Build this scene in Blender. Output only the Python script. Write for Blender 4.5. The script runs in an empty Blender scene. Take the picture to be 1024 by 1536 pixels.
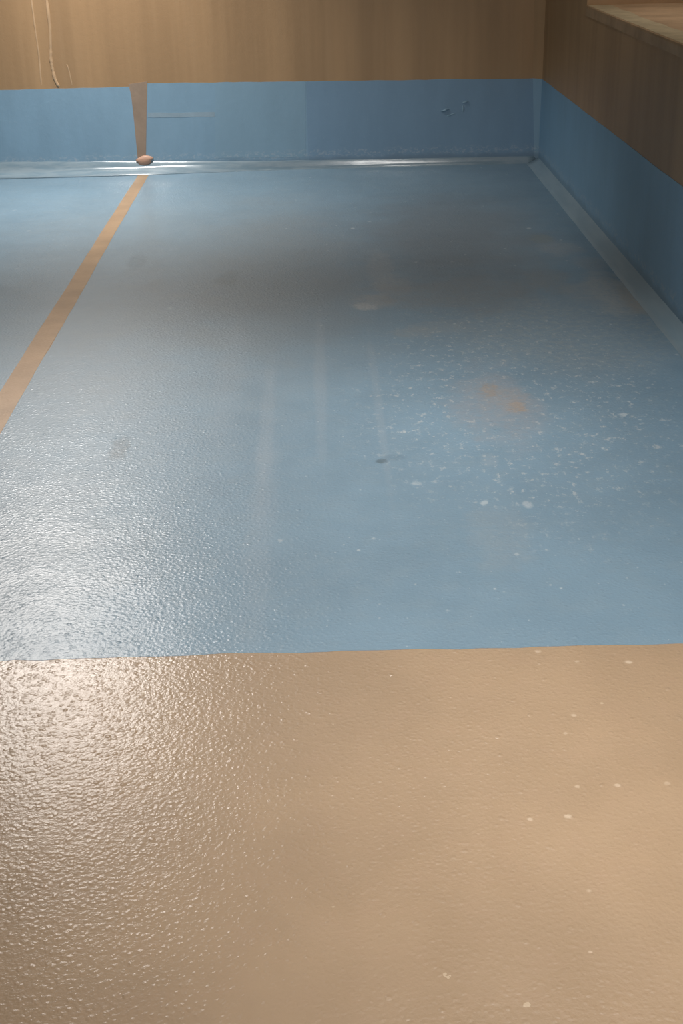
import bpy, bmesh, math, random
from mathutils import Vector, Matrix

random.seed(7)
sc = bpy.context.scene
COL = sc.collection
W, H = 1024, 1536
F = 2000.0                      # focal length in pixels of the 1024x1536 frame
CAM_Z = 1.60

# ------------------------------------------------------------------ camera
# vanishing point of the bay direction (464,-160); horizon rises 0.024 to the right
pitch = math.atan(928.5 / F)
roll = math.atan(0.024)
def cam_rot(yaw, pitch, roll):
    # camera looks along +Y when yaw = pitch = roll = 0
    base = Matrix.Rotation(math.pi / 2 - pitch, 3, 'X')
    return Matrix.Rotation(yaw, 3, 'Z') @ base @ Matrix.Rotation(roll, 3, 'Z')
def proj(p, R):
    q = R.transposed() @ (Vector(p) - Vector((0, 0, CAM_Z)))
    return (W / 2 + F * q.x / -q.z, H / 2 - F * q.y / -q.z)
# roll sign: the X direction must run up to the right
best = None
for k in range(-400, 401):
    a = k * 0.0001
    Rk = cam_rot(a, pitch, -roll)
    q = Rk.transposed() @ Vector((0, 1, 0))
    e = abs(W / 2 + F * q.x / -q.z - 464)
    if best is None or e < best[0]:
        best = (e, a, Rk)
R = best[2]
cam_data = bpy.data.cameras.new('camera')
cam_data.sensor_fit = 'VERTICAL'
cam_data.sensor_height = 36.0
cam_data.lens = 36.0 * F / H
cam_data.clip_start = 0.05
cam = bpy.data.objects.new('camera', cam_data)
cam.matrix_world = Matrix.Translation((0, 0, CAM_Z)) @ R.to_4x4()
COL.objects.link(cam)
sc.camera = cam

def ray(px, py):
    return R @ Vector(((px - W / 2) / F, -(py - H / 2) / F, -1.0))
def on_floor(px, py, z=0.0):
    d = ray(px, py); t = (z - CAM_Z) / d.z
    return Vector((d.x * t, d.y * t, z))
def on_back(px, py):
    d = ray(px, py); t = BACK_Y / d.y
    return Vector((d.x * t, BACK_Y, CAM_Z + d.z * t))
def on_right(px, py):
    d = ray(px, py); t = RIGHT_X / d.x
    return Vector((RIGHT_X, d.y * t, CAM_Z + d.z * t))

corner = on_floor(806, 244)
BACK_Y, RIGHT_X = corner.y, corner.x
LEFT_X, FRONT_Y, CEIL_Z = -4.6, -2.4, 2.75

# ------------------------------------------------------------------ node helpers
class NT:
    def __init__(s, name):
        s.m = bpy.data.materials.new(name); s.m.use_nodes = True
        s.t = s.m.node_tree; s.t.nodes.clear()
        s.out = s.t.nodes.new('ShaderNodeOutputMaterial')
        s.b = s.t.nodes.new('ShaderNodeBsdfPrincipled')
        s.t.links.new(s.b.outputs[0], s.out.inputs[0])
        s.pos = s.t.nodes.new('ShaderNodeTexCoord').outputs['Object']
        sx = s.t.nodes.new('ShaderNodeSeparateXYZ'); s.t.links.new(s.pos, sx.inputs[0])
        s.x, s.y, s.z = sx.outputs
    def put(s, sock, v):
        if hasattr(v, 'is_output'): s.t.links.new(v, sock)
        elif isinstance(v, (tuple, list)) and len(v) == 3 and sock.type == 'RGBA': sock.default_value = (*v, 1)
        else: sock.default_value = v
    def m2(s, op, a, b=0.0, c=0.0, clamp=False):
        n = s.t.nodes.new('ShaderNodeMath'); n.operation = op; n.use_clamp = clamp
        for i, v in enumerate((a, b, c)): s.put(n.inputs[i], v)
        return n.outputs[0]
    def add(s, a, b): return s.m2('ADD', a, b)
    def sub(s, a, b): return s.m2('SUBTRACT', a, b)
    def mul(s, a, b): return s.m2('MULTIPLY', a, b)
    def mx(s, a, b): return s.m2('MAXIMUM', a, b)
    def vec(s, x, y, z):
        n = s.t.nodes.new('ShaderNodeCombineXYZ')
        for i, v in enumerate((x, y, z)): s.put(n.inputs[i], v)
        return n.outputs[0]
    def scaled(s, k):
        n = s.t.nodes.new('ShaderNodeVectorMath'); n.operation = 'MULTIPLY'
        s.t.links.new(s.pos, n.inputs[0]); n.inputs[1].default_value = k
        return n.outputs[0]
    def noise(s, scale, detail=2.0, rough=0.5, vec=None, off=None, dist=0.0):
        n = s.t.nodes.new('ShaderNodeTexNoise')
        v = vec or s.pos
        if off:
            a = s.t.nodes.new('ShaderNodeVectorMath'); a.operation = 'ADD'
            s.t.links.new(v, a.inputs[0]); a.inputs[1].default_value = off; v = a.outputs[0]
        s.t.links.new(v, n.inputs['Vector'])
        n.inputs['Scale'].default_value = scale; n.inputs['Detail'].default_value = detail
        n.inputs['Roughness'].default_value = rough; n.inputs['Distortion'].default_value = dist
        return n.outputs['Fac']
    def voro(s, scale, vec=None, rnd=1.0):
        n = s.t.nodes.new('ShaderNodeTexVoronoi')
        s.t.links.new(vec or s.pos, n.inputs['Vector'])
        n.inputs['Scale'].default_value = scale; n.inputs['Randomness'].default_value = rnd
        return n.outputs['Distance'], n.outputs['Color']
    def step(s, x, lo, hi, a=0.0, b=1.0):
        n = s.t.nodes.new('ShaderNodeMapRange'); n.interpolation_type = 'SMOOTHSTEP'
        for i, v in enumerate((x, lo, hi, a, b)): s.put(n.inputs[i], v)
        return n.outputs[0]
    def mix(s, f, a, b):
        n = s.t.nodes.new('ShaderNodeMix'); n.data_type = 'RGBA'
        s.put(n.inputs[0], f); s.put(n.inputs[6], a); s.put(n.inputs[7], b)
        return n.outputs[2]
    def chan(s, c):
        n = s.t.nodes.new('ShaderNodeSeparateColor'); s.t.links.new(c, n.inputs[0]); return n.outputs
    def spot(s, cx, cy, rx, ry, wob=0.35, wscale=6.0, soft=0.5, rot=0.0, yz=False):
        """a wobbly elliptical patch on the floor (or wall when yz): 1 inside, 0 outside"""
        v = s.z if yz else s.y
        dx = s.sub(s.x, cx); dy = s.sub(v, cy)
        c, k = math.cos(rot), math.sin(rot)
        u = s.add(s.mul(dx, c / rx), s.mul(dy, k / rx)); w = s.add(s.mul(dx, -k / ry), s.mul(dy, c / ry))
        r = s.m2('SQRT', s.add(s.mul(u, u), s.mul(w, w)))
        r = s.add(r, s.mul(s.sub(s.noise(wscale, 3, 0.6), 0.5), 2 * wob))
        return s.step(r, 1 - soft, 1 + soft * 0.3, 1.0, 0.0)
    def bump(s, h, strength, dist, prev=None):
        n = s.t.nodes.new('ShaderNodeBump')
        n.inputs['Strength'].default_value = strength; n.inputs['Distance'].default_value = dist
        s.t.links.new(h, n.inputs['Height'])
        if prev: s.t.links.new(prev, n.inputs['Normal'])
        return n.outputs[0]
    def done(s, color, rough, normal=None, spec=0.5, coat=0.0, coat_rough=0.1):
        s.put(s.b.inputs['Base Color'], color); s.put(s.b.inputs['Roughness'], rough)
        s.put(s.b.inputs['Specular IOR Level'], spec)
        s.put(s.b.inputs['Coat Weight'], coat); s.put(s.b.inputs['Coat Roughness'], coat_rough)
        if normal:
            s.t.links.new(normal, s.b.inputs['Normal']); s.t.links.new(normal, s.b.inputs['Coat Normal'])
        return s.m

TAN = (0.42, 0.296, 0.187)
TAN_WALL = (0.42, 0.262, 0.138)
ORANGE_TAN = (0.40, 0.272, 0.165)
BLUE = (0.202, 0.313, 0.405)

def floor_bump(n, amount=1.0):
    """roller-stippled floor paint with sparse grit under it"""
    a = n.noise(100, 1.5, 0.5)
    b = n.noise(260, 1.0, 0.5)
    d, c = n.voro(38)
    keep = n.step(n.chan(c)[0], 0.80, 0.84)
    grit = n.mul(n.step(d, 0.10, 0.28, 1.0, 0.0), keep)
    d2, _ = n.voro(82)
    dots = n.step(d2, 0.05, 0.60, 1.0, 0.0)
    h = n.add(n.add(n.mul(a, 0.65), n.mul(b, 0.25)), n.add(n.mul(grit, 0.55), n.mul(dots, 0.35)))
    return n.bump(h, 0.35 * amount, 0.0040), grit

def mat_floor_tan():
    n = NT('tan floor paint')
    nor, grit = floor_bump(n)
    mott = n.noise(2.2, 4, 0.6)
    col = n.mix(n.step(mott, 0.3, 0.7), tuple(0.93 * v for v in TAN), tuple(1.05 * v for v in TAN))
    col = n.mix(n.step(n.noise(14, 4, 0.6), 0.45, 0.75, 0, 0.25), col, (0.44, 0.30, 0.20))
    # pale chips of grit
    d, c = n.voro(17)
    keep = n.step(n.chan(c)[0], 0.84, 0.86)
    size = n.add(0.04, n.mul(n.mul(n.chan(c)[1], n.chan(c)[1]), 0.10))
    chip = n.mul(n.m2('LESS_THAN', n.add(d, n.mul(n.sub(n.noise(85, 3, 0.6), 0.5), 0.32)), size), keep)
    col = n.mix(n.mul(chip, 0.55), col, (0.72, 0.58, 0.42))
    for px, py, k, sz in ((852, 1225, 0.7, 0.008), (795, 1229, 0.6, 0.006), (942, 993, 0.7, 0.010), (806, 977, 0.5, 0.009), (865, 992, 0.5, 0.006), (860, 1073, 0.6, 0.007),
                          (925, 1178, 0.6, 0.007), (865, 1180, 0.5, 0.006), (883, 1336, 0.5, 0.006), (885, 1428, 0.7, 0.004), (848, 1100, 0.5, 0.005), (1000, 1175, 0.4, 0.007)):
        p = on_floor(px, py)
        col = n.mix(n.mul(n.spot(p.x, p.y, sz, sz * 0.9, 0.7, 70, 0.6), k), col, (0.68, 0.54, 0.40))
    rough = n.step(n.noise(9, 3), 0.3, 0.7, 0.42, 0.50)
    return n.done(col, rough, nor, 0.5, 0.7, 0.2)

def mat_stripe(name, base):
    n = NT(name)
    nor, grit = floor_bump(n, 0.6)
    col = n.mix(n.step(n.noise(5, 4, 0.6), 0.3, 0.7), tuple(0.9 * v for v in base), tuple(1.1 * v for v in base))
    return n.done(col, 0.45, nor, 0.4)

def mat_floor_blue():
    n = NT('blue floor paint')
    nor, grit = floor_bump(n, 0.9)
    P = on_floor
    col = n.mix(n.step(n.noise(1.4, 4, 0.6), 0.3, 0.7), tuple(0.92 * v for v in BLUE), tuple(1.06 * v for v in BLUE))
    col = n.mix(n.step(n.noise(11, 5, 0.65), 0.42, 0.72, 0, 0.30), col, (0.24, 0.33, 0.39))
    # worn, dusty grey area in the middle and at the back right of the bay
    grey = (0.25, 0.29, 0.315)
    p = P(430, 400); col = n.mix(n.mul(n.spot(p.x, p.y, 0.55, 1.7, 0.5, 2.5, 0.8), 0.55), col, grey)
    p = P(680, 350); col = n.mix(n.mul(n.spot(p.x, p.y, 0.55, 1.2, 0.5, 3.0, 0.7), 0.50), col, (0.19, 0.205, 0.215))
    p = P(200, 400); col = n.mix(n.mul(n.spot(p.x, p.y, 1.1, 2.4, 0.4, 2.0, 0.8), 0.42), col, (0.255, 0.295, 0.31))  # wide greyer tone over the back left of the floor
    # scuffed area full of pale flecks
    p = P(770, 590)
    area = n.spot(p.x, p.y, 0.62, 1.25, 0.35, 3.0, 0.5)
    fl = n.step(n.noise(1.0, 5, 0.72, vec=n.scaled((38.0, 26.0, 38.0))), 0.54, 0.68)
    col = n.mix(n.mul(n.mul(fl, area), 0.8), col, (0.50, 0.54, 0.56))
    p = P(860, 500)
    area2 = n.spot(p.x, p.y, 0.50, 0.55, 0.3, 3.0, 0.4)
    col = n.mix(n.mul(area2, n.step(n.noise(30, 4, 0.7), 0.42, 0.66, 0.12, 0.55)), col, (0.34, 0.39, 0.41))
    # scattered pale chips
    for sc_, thr, k, lo in ((11, 0.86, 0.70, 0.04), (24, 0.84, 0.65, 0.05), (50, 0.84, 0.50, 0.06), (85, 0.80, 0.40, 0.08)):
        d, c = n.voro(sc_, n.scaled((1.0, 0.7, 1.0)))
        ch = n.chan(c)
        size = n.add(lo, n.mul(n.mul(ch[1], ch[1]), 0.20))
        dd = n.add(d, n.mul(n.sub(n.noise(sc_ * 5, 3, 0.65), 0.5), 0.34))
        chip = n.mul(n.step(dd, n.mul(size, 0.3), size, 1.0, 0.0), n.step(ch[0], thr, thr + 0.02))
        reg = n.step(n.add(n.x, n.mul(n.noise(3, 3), 0.8)), -0.35, 0.6, 0.3, 1.0)
        col = n.mix(n.mul(n.mul(chip, reg), k), col, (0.50, 0.57, 0.61))
    # chalky scuff marks
    def scuff(px, py, rx, ry, c, k, wob=0.5, ws=14, rot=0.0):
        nonlocal col
        p = P(px, py)
        m = n.mul(n.spot(p.x, p.y, rx, ry, wob, ws, 0.5, rot), n.step(n.noise(40, 4, 0.7), 0.3, 0.6, 0.4, 1.0))
        col = n.mix(n.mul(m, k), col, c)
    pale = (0.31, 0.355, 0.385)
    scuff(562, 452, 0.11, 0.12, pale, 0.9)
    scuff(548, 460, 0.06, 0.06, (0.42, 0.46, 0.48), 0.85)
    scuff(590, 430, 0.10, 0.20, pale, 0.55)
    scuff(570, 405, 0.07, 0.45, pale, 0.5)
    scuff(840, 372, 0.13, 0.16, pale, 0.7, 0.6, 10)
    scuff(812, 358, 0.07, 0.12, (0.27, 0.29, 0.25), 0.5)
    scuff(885, 395, 0.09, 0.16, pale, 0.6, 0.6, 10)
    scuff(825, 420, 0.10, 0.28, (0.25, 0.29, 0.31), 0.6, 0.8, 8)
    scuff(920, 440, 0.13, 0.36, (0.37, 0.40, 0.405), 0.85, 0.9, 7)
    scuff(880, 440, 0.10, 0.22, (0.29, 0.34, 0.37), 0.6, 0.9, 7)
    scuff(950, 450, 0.06, 0.26, (0.36, 0.34, 0.30), 0.55, 0.9, 10)
    scuff(660, 490, 0.14, 0.12, (0.31, 0.35, 0.37), 0.35, 0.9, 9)
    scuff(620, 500, 0.10, 0.10, (0.30, 0.345, 0.365), 0.4, 0.9, 9)
    scuff(690, 440, 0.42, 0.30, (0.25, 0.275, 0.285), 0.5, 0.9, 4)
    # faint lengthwise streaks: wall reflections painted into the floor colour
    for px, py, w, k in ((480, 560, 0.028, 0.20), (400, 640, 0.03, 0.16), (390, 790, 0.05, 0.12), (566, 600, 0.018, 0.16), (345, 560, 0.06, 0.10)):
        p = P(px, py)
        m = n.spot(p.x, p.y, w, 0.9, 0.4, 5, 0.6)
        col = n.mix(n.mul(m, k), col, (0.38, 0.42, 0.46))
    # grey worn haze round the rust, then the rust
    scuff(745, 605, 0.17, 0.42, (0.31, 0.33, 0.36), 0.55, 0.9, 6)
    scuff(733, 585, 0.040, 0.08, (0.36, 0.29, 0.22), 0.55, 0.9, 22)
    scuff(775, 610, 0.040, 0.07, (0.40, 0.29, 0.19), 0.6, 0.9, 22)
    scuff(758, 598, 0.09, 0.15, (0.36, 0.33, 0.31), 0.4, 0.9, 18)
    scuff(750, 800, 0.10, 0.24, (0.30, 0.35, 0.38), 0.3, 0.9, 7)
    scuff(790, 757, 0.016, 0.028, (0.55, 0.60, 0.64), 0.6, 0.9, 40)
    scuff(735, 690, 0.030, 0.06, (0.36, 0.41, 0.45), 0.25, 0.9, 12)
    # small dark marks
    scuff(180, 672, 0.035, 0.12, (0.10, 0.13, 0.14), 0.45, 0.6, 18)
    scuff(572, 692, 0.022, 0.022, (0.06, 0.09, 0.10), 0.6, 0.4, 30)
    scuff(592, 687, 0.045, 0.03, (0.10, 0.16, 0.21), 0.3, 0.5, 30)
    scuff(205, 392, 0.06, 0.18, (0.13, 0.18, 0.20), 0.4, 0.6, 10)
    scuff(340, 418, 0.06, 0.16, (0.14, 0.18, 0.18), 0.35, 0.6, 10)
    rough = n.step(n.noise(7, 3), 0.3, 0.7, 0.42, 0.52)
    return n.done(col, rough, nor, 0.5, 0.6, 0.26)

def wall_bump(n):
    h = n.add(n.mul(n.noise(28, 3, 0.6), 1.0), n.mul(n.noise(120, 2), 0.3))
    return n.bump(h, 0.25, 0.004)

def mat_wall_tan():
    n = NT('tan wall paint')
    # vertical roller / formwork streaks: noise that varies along the wall but hardly with height
    st = n.noise(1.0, 4, 0.6, vec=n.scaled((5.0, 5.0, 0.35)))
    st2 = n.noise(1.0, 3, 0.6, vec=n.scaled((22.0, 22.0, 0.8)))
    col = n.mix(n.step(st, 0.3, 0.7), tuple(0.88 * v for v in TAN_WALL), tuple(1.10 * v for v in TAN_WALL))
    col = n.mix(n.step(st2, 0.45, 0.75, 0, 0.25), col, (0.46, 0.30, 0.17))
    return n.done(col, 0.5, wall_bump(n), 0.35)

def mat_wall_blue(name='blue wall paint', base=(0.245, 0.385, 0.505), var=0.05):
    n = NT(name)
    st = n.noise(1.0, 3, 0.6, vec=n.scaled((6.0, 6.0, 2.0)))
    col = n.mix(n.step(st, 0.3, 0.7), tuple((1 - var) * v for v in base), tuple((1 + var) * v for v in base))
    # chalky mortar spatter just above the cove, a darker line under it
    nz = n.noise(1.0, 4, 0.7, vec=n.scaled((38, 38, 60)))
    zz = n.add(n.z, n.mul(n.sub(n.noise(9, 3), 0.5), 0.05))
    band = n.mul(n.step(zz, 0.060, 0.085), n.step(zz, 0.100, 0.130, 1.0, 0.0))
    col = n.mix(n.mul(n.mul(n.step(nz, 0.46, 0.66), band), 0.55), col, (0.46, 0.53, 0.58))
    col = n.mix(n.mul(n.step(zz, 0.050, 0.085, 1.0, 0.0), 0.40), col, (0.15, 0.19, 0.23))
    col = n.mix(n.mul(n.step(n.noise(70, 3, 0.7), 0.62, 0.70), 0.20), col, (0.40, 0.49, 0.56))
    return n.done(col, 0.42, wall_bump(n), 0.45)

def mat_plain(name, base, rough, spec=0.5, var=0.08, scale=8):
    n = NT(name)
    col = n.mix(n.step(n.noise(scale, 4, 0.6), 0.3, 0.7), tuple((1 - var) * v for v in base), tuple((1 + var) * v for v in base))
    return n.done(col, rough, wall_bump(n), spec)

def mat_cove(name='pale blue cove mortar', k=(6, 40, 40), lo=(0.20, 0.285, 0.345), hi=(0.27, 0.345, 0.395), rough=0.17):
    n = NT(name)
    col = n.mix(n.step(n.noise(1.0, 4, 0.6, vec=n.scaled(k)), 0.35, 0.65), lo, hi)
    return n.done(col, rough, n.bump(n.noise(22, 3), 0.08, 0.003), 0.6)

M = dict(tan=mat_floor_tan(), blue=mat_floor_blue(), stripe=mat_stripe('orange tan stripe paint', ORANGE_TAN),
         deep=mat_wall_blue('deep blue wall paint', (0.225, 0.405, 0.570), 0.04),
         wtan=mat_wall_tan(), wblue=mat_wall_blue(), cove=mat_cove(), side_cove=mat_cove('dull blue cove mortar', (14, 3, 14), (0.235, 0.345, 0.420), (0.275, 0.385, 0.455), 0.4),
         patch=mat_wall_blue('shadowed blue wall paint', (0.220, 0.345, 0.475), 0.03),  # darker blue: the shadow on the band put into its colour
         fresh=mat_wall_blue('lighter blue wall coat', (0.252, 0.390, 0.500), 0.03),
         smear=mat_plain('tan smear paint', (0.295, 0.395, 0.470), 0.5),
         wstripe=mat_plain('brown tan stripe paint', (0.34, 0.25, 0.185), 0.45),
         sill=mat_plain('pale tan sill paint', (0.45, 0.30, 0.175), 0.5, 0.3, 0.15, 5),
         edge=mat_plain('worn ledge paint', (0.47, 0.38, 0.235), 0.5, 0.3, 0.12, 14),
         ceil=mat_plain('ceiling paint', (0.36, 0.31, 0.25), 0.8),
         rib=mat_plain('pale tan run paint', (0.55, 0.37, 0.22), 0.35))

# ------------------------------------------------------------------ mesh helpers
def link(name, bm, mat, parent=None, smooth=False):
    bmesh.ops.recalc_face_normals(bm, faces=bm.faces)
    me = bpy.data.meshes.new(name); bm.to_mesh(me); bm.free()
    me.materials.append(mat)
    if smooth:
        for p in me.polygons: p.use_smooth = True
    o = bpy.data.objects.new(name, me); COL.objects.link(o)
    if parent: o.parent = parent
    return o
def struct(o, label, cat):
    o['kind'] = 'structure'; o['label'] = label; o['category'] = cat
    return o
def box(bm, x0, x1, y0, y1, z0, z1):
    v = [bm.verts.new((x, y, z)) for z in (z0, z1) for y in (y0, y1) for x in (x0, x1)]
    for f in ((0, 1, 3, 2), (4, 5, 7, 6), (0, 1, 5, 4), (2, 3, 7, 6), (0, 2, 6, 4), (1, 3, 7, 5)):
        bm.faces.new([v[i] for i in f])
def film(pts, axis, thick):
    """thin coat: outline pts extruded by thick along a vector"""
    bm = bmesh.new()
    a = [bm.verts.new(p) for p in pts]
    b = [bm.verts.new(Vector(p) + Vector(axis) * thick) for p in pts]
    bm.faces.new(a); bm.faces.new(b)
    for i in range(len(a)):
        j = (i + 1) % len(a)
        bm.faces.new((a[i], a[j], b[j], b[i]))
    return bm
def wobbly(a, b, n, amp, seed, axis):
    """points from a to b (b excluded), brushed by hand: small offsets along axis"""
    r = random.Random(seed); out = []
    off = 0.0
    for i in range(n):
        t = i / n
        off = 0.7 * off + r.uniform(-amp, amp)
        p = Vector(a).lerp(Vector(b), t)
        out.append(p + Vector(axis) * (off if i else 0.0))
    return out

# ------------------------------------------------------------------ floor
T = 0.25
bm = bmesh.new(); box(bm, LEFT_X, RIGHT_X, FRONT_Y, BACK_Y, -T, 0.0)
floor = struct(link('floor', bm, M['tan']), 'glossy tan painted concrete floor with blue parking bays', 'floor')

fl = on_floor
UP = (0, 0, 1)
e = 0.02
L_far, L_near = fl(205, 267), fl(0, 590)
R_far, R_near = fl(220, 267), fl(5, 640)
def extend(a, b, y):            # point on line a-b at depth y
    t = (y - a.y) / (b.y - a.y)
    return Vector((a.x + (b.x - a.x) * t, y, 0))
f_r, f_m, f_l = fl(1024, 966), fl(512, 976), fl(0, 992)
front_y = lambda x: (f_m.y + (f_r.y - f_m.y) * (x - f_m.x) / (f_r.x - f_m.x)) if x > f_m.x else (f_m.y + (f_l.y - f_m.y) * (x - f_m.x) / (f_l.x - f_m.x))
yf = front_y(-1.2)
nr = extend(R_far, R_near, yf); nl = extend(L_far, L_near, yf)
far_r = extend(R_far, R_near, BACK_Y - e); far_l = extend(L_far, L_near, BACK_Y - e)
cR = Vector((RIGHT_X - e, front_y(RIGHT_X), 0)); bR = Vector((RIGHT_X - e, BACK_Y - e, 0))
mid = Vector((f_m.x, f_m.y, 0)); lft = Vector((f_l.x, f_l.y, 0))
pts = (wobbly(nr, lft, 4, 0.004, 1, (0, 1, 0)) + wobbly(lft, mid, 24, 0.0030, 2, (0, 1, 0)) + wobbly(mid, cR, 30, 0.0035, 3, (0, 1, 0))
       + [cR, bR] + wobbly(far_r, nr, 40, 0.004, 4, (1, 0, 0)))
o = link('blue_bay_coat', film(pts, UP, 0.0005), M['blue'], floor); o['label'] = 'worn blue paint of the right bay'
lb = Vector((LEFT_X + e, BACK_Y - e, 0)); lfront = Vector((LEFT_X + e, front_y(LEFT_X), 0))
pts = [lfront] + wobbly(nl, far_l, 40, 0.004, 5, (1, 0, 0)) + [far_l, lb]
o = link('blue_bay_coat', film(pts, UP, 0.0005), M['blue'], floor); o['label'] = 'blue paint left of the tan stripe'
# the tan stripe between the bays, lapping both coats a little
w = 0.004
pts = (wobbly(nl + Vector((-w, 0, 0)), far_l + Vector((-w, 0, 0)), 40, 0.002, 6, (1, 0, 0)) + [far_l + Vector((-w, 0, 0)), far_r + Vector((w, 0, 0))]
       + wobbly(far_r + Vector((w, -0.01, 0)), nr + Vector((w, 0, 0)), 40, 0.002, 7, (1, 0, 0)) + [nr + Vector((w, 0, 0))])
o = link('divider_stripe', film(pts, UP, 0.0010), M['stripe'], floor); o['label'] = 'orange tan divider stripe'

# ------------------------------------------------------------------ back wall
bm = bmesh.new(); box(bm, LEFT_X - T, RIGHT_X + 0.9, BACK_Y, BACK_Y + T, -T, CEIL_Z)
wall_back = struct(link('wall_back', bm, M['wtan']), 'tan painted back wall with blue band along its foot', 'wall')
OUT = (0, -1, 0)
bk = on_back
def foot(p): return Vector((p.x, BACK_Y, 0.0))
tl = bk(0, 135); tl2 = bk(195, 130); s0 = bk(207, 238); 
far_left = Vector((LEFT_X, BACK_Y, tl.z + (tl.z - tl2.z) * 0.3))
pts = wobbly(far_left, tl, 10, 0.003, 8, (0, 0, 1)) + wobbly(tl, tl2, 14, 0.002, 9, (0, 0, 1)) + [tl2, bk(201, 175), s0, foot(s0), Vector((LEFT_X, BACK_Y, 0))]
o = link('blue_dado_coat', film(pts, OUT, 0.0015), M['wblue'], wall_back); o['label'] = 'blue wall band left of the tan stripe'
d0 = bk(220, 125); d1 = bk(460, 122); d2 = bk(815, 117); s1 = bk(218, 238)
pts = wobbly(d0, d1, 24, 0.002, 10, (0, 0, 1)) + wobbly(d1, d2, 30, 0.002, 11, (0, 0, 1)) + [Vector((RIGHT_X, BACK_Y, d2.z)), Vector((RIGHT_X, BACK_Y, 0)), foot(s1), s1, bk(219, 180)]
dado = link('blue_dado_coat', film(pts, OUT, 0.0015), M['wblue'], wall_back); dado['label'] = 'blue wall band right of the tan stripe'
# shadow painted right of an upright edge, then a second coat beside it
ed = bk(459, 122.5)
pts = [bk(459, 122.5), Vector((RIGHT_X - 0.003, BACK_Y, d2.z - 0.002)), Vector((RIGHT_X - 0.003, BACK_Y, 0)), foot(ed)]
o = link('coat_and_shade', film(pts, OUT, 0.0021), M['patch'], dado); o['label'] = 'blue painted darker for the shadow on the right'
pts = [bk(322, 125), bk(458.5, 123), bk(458.5, 236), bk(323, 237)]
o = link('coat_and_shade', film(pts, OUT, 0.0020), M['fresh'], dado); o['label'] = 'slightly paler second coat of blue'
pts = wobbly(bk(222, 169), bk(322, 168), 12, 0.002, 12, (0, 0, 1)) + [bk(322, 168)] + wobbly(bk(322, 175), bk(222, 176), 12, 0.002, 13, (0, 0, 1)) + [bk(222, 176)]
o = link('tan_smear', film(pts, OUT, 0.0024), M['smear'], dado); o['label'] = 'faint tan smear across the blue'
# lumps of mortar under the paint
def lump(px, py, rx, rz, h, parent, mat, name='paint_lump'):
    c = bk(px, py); bm = bmesh.new()
    bmesh.ops.create_icosphere(bm, subdivisions=3, radius=1.0)
    r = random.Random(int(px * 7 + py))
    ph = [r.uniform(0, 6) for _ in range(4)]
    for v in bm.verts:
        k = 1 + 0.22 * math.sin(3 * v.co.x + ph[0]) * math.sin(4 * v.co.z + ph[1]) + 0.15 * math.sin(7 * v.co.x + ph[2])
        v.co = Vector((c.x + v.co.x * rx * k, BACK_Y - 0.001 + v.co.y * h, c.z + v.co.z * rz * k + 0.25 * v.co.x * rx))
    return link(name, bm, mat, parent, True)
for a in ((667, 165, 0.022, 0.009, 0.014), (697, 153, 0.018, 0.007, 0.012), (676, 172, 0.030, 0.006, 0.004), (694, 163, 0.007, 0.020, 0.005)):
    lump(*a, dado, M['fresh'])
# the stripe on the wall: wide at the top, narrow at the foot
pts = [bk(193, 126), bk(221, 122), bk(220, 170), bk(219, 236), bk(206.5, 237), bk(201, 180), bk(197, 145)]
wst = link('divider_stripe', film(pts, OUT, 0.0028), M['wstripe'], wall_back); wst['label'] = 'tapering tan stripe up the blue band'
# runs of thick paint high on the wall
def run(pxs, rad, name):
    bm = bmesh.new(); rings = []
    r = random.Random(len(pxs) * 31)
    dense = []
    for a, b in zip(pxs[:-1], pxs[1:]):
        for i in range(6):
            t = i / 6; dense.append((a[0] + (b[0] - a[0]) * t, a[1] + (b[1] - a[1]) * t))
    dense.append(pxs[-1])
    for i, q in enumerate(dense):
        c = bk(*q); rr = rad * r.uniform(0.75, 1.2) * (0.5 if i in (0, len(dense) - 1) else 1)
        rings.append([bm.verts.new((c.x + rr * math.cos(a), BACK_Y + 0.001 - rr * 0.7 * math.sin(a), c.z)) for a in [k * math.pi / 6 for k in range(7)]])
    for p, q in zip(rings[:-1], rings[1:]):
        for k in range(6): bm.faces.new((p[k], p[k + 1], q[k + 1], q[k]))
    return link(name, bm, M['rib'], wall_back, True)
top = -120
run([(64, top), (66, -30), (70, 0), (75, 42), (76, 72), (76, 88), (78, 100), (82, 118), (88, 130)], 0.010, 'paint_run')
run([(40, top), (47, 0), (53, 45), (58, 80), (62, 128)], 0.006, 'paint_run')
run([(100, 96), (104, 108), (108, 128)], 0.005, 'paint_run')

# ------------------------------------------------------------------ right wall with a niche above the sill
sill_z = on_right(960, 40).z
jamb_y = on_right(880, 8).y
near_y = 0.3
ND = 1.0                        # niche depth
bm = bmesh.new()
box(bm, RIGHT_X, RIGHT_X + ND, FRONT_Y, BACK_Y + T, -T, sill_z - 0.05)
box(bm, RIGHT_X, RIGHT_X + ND, jamb_y, BACK_Y + T, sill_z - 0.05, CEIL_Z)
box(bm, RIGHT_X, RIGHT_X + ND, FRONT_Y, near_y, sill_z - 0.05, CEIL_Z)
box(bm, RIGHT_X + ND, RIGHT_X + ND + T, FRONT_Y, BACK_Y + T, -T, CEIL_Z)
wall_right = struct(link('wall_right', bm, M['wtan']), 'dim tan right wall with blue band and a niche', 'wall')
rt = on_right
a = Vector((RIGHT_X, BACK_Y, d2.z)); zr = rt(1024, 280).z
b = Vector((RIGHT_X, rt(1024, 280).y, zr)); c = Vector((RIGHT_X, front_y(RIGHT_X), zr))
pts = wobbly(a, b, 30, 0.002, 14, (0, 0, 1)) + [b, c, Vector((RIGHT_X, c.y, 0)), Vector((RIGHT_X, BACK_Y, 0))]
o = link('blue_dado_coat', film(pts, (-1, 0, 0), 0.0015), M['deep'], wall_right); o['label'] = 'blue band along the foot of the right wall'
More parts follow.
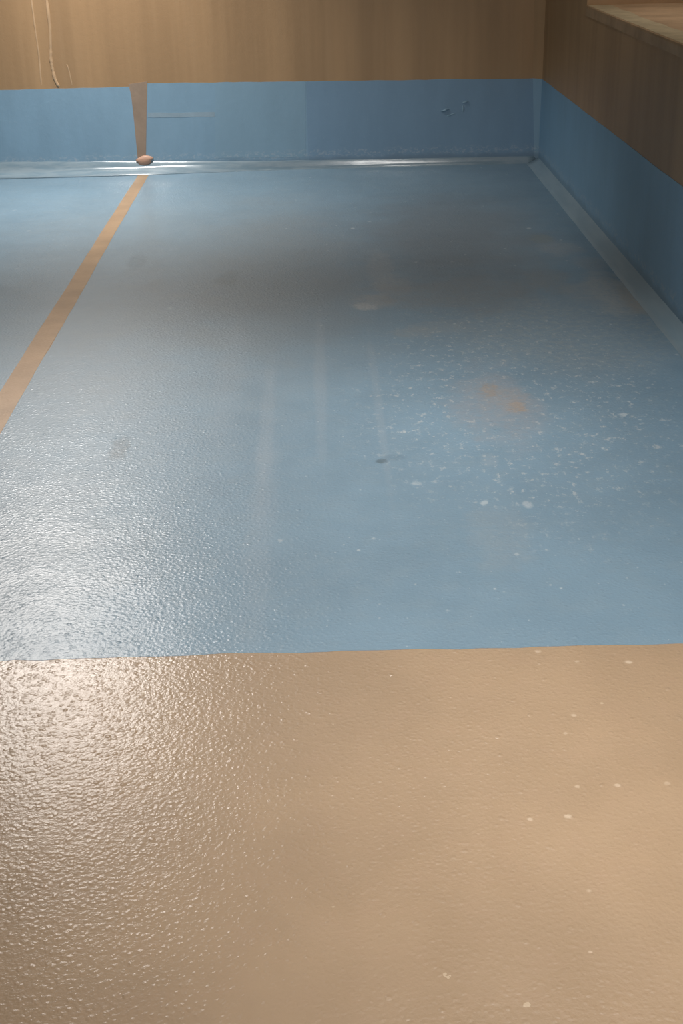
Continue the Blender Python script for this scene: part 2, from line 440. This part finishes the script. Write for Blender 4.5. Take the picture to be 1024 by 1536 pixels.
# sill slab with a rounded front edge
bm = bmesh.new()
prof = [(-0.012, -0.05), (-0.014, -0.012), (-0.010, -0.003), (0.0, 0.0), (ND, 0.0), (ND, -0.05)]
prof = [(x * 0.4 if x < 0 else x, z) for x, z in prof]
ra = [bm.verts.new((RIGHT_X + x, near_y, sill_z + z)) for x, z in prof]
rb = [bm.verts.new((RIGHT_X + x, jamb_y, sill_z + z)) for x, z in prof]
bm.faces.new(ra); bm.faces.new(rb)
for i in range(len(ra)):
    j = (i + 1) % len(ra); bm.faces.new((ra[i], ra[j], rb[j], rb[i]))
sill = struct(link('trim_4', bm, M['sill']), 'pale tan ledge of the niche in the right wall', 'ledge')

pts = wobbly(Vector((RIGHT_X + 0.001, near_y + 0.01, sill_z)), Vector((RIGHT_X + 0.001, jamb_y - 0.004, sill_z)), 4, 0.0, 21, (1, 0, 0)) + [Vector((RIGHT_X + 0.001, jamb_y - 0.004, sill_z)), Vector((RIGHT_X + 0.07, jamb_y - 0.004, sill_z))]
pts += wobbly(Vector((RIGHT_X + 0.12, jamb_y - 0.06, sill_z)), Vector((RIGHT_X + 0.08, near_y + 0.01, sill_z)), 50, 0.012, 22, (1, 0, 0)) + [Vector((RIGHT_X + 0.08, near_y + 0.01, sill_z))]
o = link('worn_edge', film(pts, UP, 0.001), M['edge'], sill); o['label'] = 'paler worn edge of the ledge'
# ------------------------------------------------------------------ coves
def sweep(rows, mat, name, smooth=True):
    bm = bmesh.new(); vs = [[bm.verts.new(p) for p in row] for row in rows]
    for p, q in zip(vs[:-1], vs[1:]):
        for k in range(len(p) - 1): bm.faces.new((p[k], p[k + 1], q[k + 1], q[k]))
    bm.faces.new(vs[0]); bm.faces.new(vs[-1])
    o = link(name, bm, mat)
    if smooth:
        for f in o.data.polygons:
            f.use_smooth = len(f.vertices) == 4
    return o
rows = []
r = random.Random(5)
N = 90
zt_l, zt_r = 0.098, 0.048
for i in range(N + 1):
    x = LEFT_X + (RIGHT_X - LEFT_X) * i / N
    k = min(1.0, max(0.0, (x + 1.35) / 1.2)); k = k * k * (3 - 2 * k)
    zt = zt_l + (zt_r - zt_l) * k + r.uniform(-0.003, 0.003)
    wob = r.uniform(0.985, 1.015)
    left = [(0.0, 1.0), (0.004, 0.95), (0.016, 0.62), (0.030, 0.36), (0.062, 0.22), (0.080, 0.15), (0.088, 0.08), (0.090, 0.0)]
    right = [(0.0, 1.0), (0.002, 0.98), (0.0042, 0.93), (0.0056, 0.84), (0.0096, 0.48), (0.0137, 0.11), (0.016, 0.04), (0.024, 0.0)]
    tab = [(-4.7, 0.115), (-2.05, 0.096), (-0.4, 0.058), (0.4, 0.050), (1.6, 0.043)]
    for (xa, za), (xb, zb) in zip(tab[:-1], tab[1:]):
        if xa <= x <= xb: zt = za + (zb - za) * (x - xa) / (xb - xa)
    j = 0.8 if abs(x - 0.33) < 0.03 else 1.0      # a gap between two trowelled lengths
    prof = [((a0 + (a1 - a0) * k) * j, (b0 + (b1 - b0) * k) * zt * wob) for (a0, b0), (a1, b1) in zip(left, right)] + [(0.0, 0.0)]
    rows.append([Vector((x, BACK_Y - d, z)) for d, z in prof])
struct(sweep(rows, M['cove'], 'trim_1'), 'pale shiny cove along the foot of the back wall', 'cove')
rows = []
w0 = RIGHT_X - fl(1010, 520).x
zt0 = rt(1024, 485).z
N = 70
for i in range(N + 1):
    y = front_y(RIGHT_X) + (BACK_Y - 0.02 - front_y(RIGHT_X)) * i / N
    zt = max(0.03, zt0) + r.uniform(-0.0008, 0.0008); o_ = w0 + r.uniform(-0.0015, 0.0015)
    prof = [(0.0, zt), (o_ * 0.3, zt * 0.62), (o_ * 0.7, zt * 0.25), (o_, 0.001), (o_, -0.002), (0.0, -0.002)]
    rows.append([Vector((RIGHT_X - d, y, z)) for d, z in prof])
struct(sweep(rows, M['side_cove'], 'trim_2'), 'dull blue cove along the foot of the right wall', 'cove')
# mortar fillet in the corner between the walls: tan above, blue below
def fillet(z0, z1, w_bot, w_top, mat, name, parent=None):
    bm = bmesh.new(); rows = []
    for i in range(25):
        t = i / 24; z = z0 + (z1 - z0) * t; ww = w_bot + (w_top - w_bot) * t
        rows.append([bm.verts.new((RIGHT_X - d * ww, BACK_Y - q * ww, z)) for d, q in ((1.0, -0.02), (0.72, 0.22), (0.45, 0.45), (0.22, 0.72), (-0.02, 1.0))])
    for p, q in zip(rows[:-1], rows[1:]):
        for k in range(4): bm.faces.new((p[k], p[k + 1], q[k + 1], q[k]))
    return link(name, bm, mat, parent, True)
fil = struct(fillet(d2.z, CEIL_Z, 0.055, 0.08, M['wtan'], 'trim_3'), 'tan rounded fillet in the corner where the walls meet', 'corner trim')
fillet(0.03, d2.z, 0.028, 0.055, M['wblue'], 'blue_foot', fil)
# dab of orange paint at the foot of the wall stripe
c = bk(217, 240); bm = bmesh.new()
bmesh.ops.create_icosphere(bm, subdivisions=3, radius=1.0)
for v in bm.verts:
    v.co = Vector((c.x + v.co.x * 0.052 * (1 + 0.15 * math.sin(5 * v.co.z)), BACK_Y - 0.006 + v.co.y * 0.018, c.z + v.co.z * 0.030 + 0.2 * v.co.x * 0.03))
link('paint_dab', bm, mat_plain('orange paint dab', (0.62, 0.37, 0.26), 0.45), wst, True)

# ------------------------------------------------------------------ rest of the room
bm = bmesh.new(); box(bm, LEFT_X - T, RIGHT_X + ND + T, FRONT_Y - T, BACK_Y + T, CEIL_Z, CEIL_Z + T)
struct(link('ceiling', bm, M['ceil']), 'plain painted concrete ceiling above the bays', 'ceiling')
bm = bmesh.new(); box(bm, LEFT_X - T, LEFT_X, FRONT_Y - T, BACK_Y, -T, CEIL_Z)
struct(link('wall_left', bm, M['wtan']), 'tan wall at the far left of the garage', 'wall')
bm = bmesh.new(); box(bm, LEFT_X, RIGHT_X + ND + T, FRONT_Y - T, FRONT_Y, -T, CEIL_Z)
struct(link('wall_front', bm, M['wtan']), 'tan wall behind the viewer', 'wall')

# ------------------------------------------------------------------ lamps and added fill lights
def area(name, loc, size, energy, color, aim=(0, 0, -1), spread=180, size_y=None):
    L = bpy.data.lights.new(name, 'AREA'); L.energy = energy; L.color = color; L.size = size
    if size_y: L.shape = 'RECTANGLE'; L.size_y = size_y
    L.spread = math.radians(spread)
    o = bpy.data.objects.new(name, L); o.location = loc
    o.rotation_euler = Vector(aim).to_track_quat('-Z', 'Y').to_euler(); COL.objects.link(o)
    return o
WARM = (1.0, 0.97, 0.93)
area('back_lamp', (-1.4, 7.75, 2.68), 0.45, 43, WARM, spread=112)
area('back_fill', (0.75, 5.0, 2.68), 0.4, 3.0, WARM, aim=(0, 1, -0.55), spread=76)  # unseen fill added to lift the right of the back wall
area('side_lamp', (-1.55, 6.5, 2.4), 1.0, 7.3, (1.0, 0.93, 0.87), aim=(0.78, -3, -3.1), spread=52, size_y=0.9)
area('aisle_lamp', (0.52, 2.05, 2.68), 0.5, 10.0, WARM, spread=68)
area('bay_fill', (0.3, 4.0, 2.68), 0.5, 11, WARM, spread=76)  # added fill that brightens the middle of the blue floor
area('niche_fill', (RIGHT_X + 0.45, 6.2, 2.68), 0.6, 3.0, WARM, spread=60, size_y=2.0)  # unseen light added to brighten the niche ledge
area('rear_fill', (0.95, -0.6, 2.68), 0.6, 38, WARM, aim=(-0.05, 1, -0.6), spread=120)  # added behind the camera to light the back wall and highlight the cove

wd = bpy.data.worlds.new('world'); sc.world = wd; wd.use_nodes = True
wd.node_tree.nodes['Background'].inputs[0].default_value = (0.03, 0.028, 0.026, 1)

sc.cycles.max_bounces = 7; sc.cycles.diffuse_bounces = 4; sc.cycles.glossy_bounces = 3
vs = sc.view_settings
sc.display_settings.display_device = 'sRGB'
vs.view_transform = 'Standard'; vs.look = 'None'; vs.gamma = 1.0; vs.use_curve_mapping = False
vs.exposure = 0.0
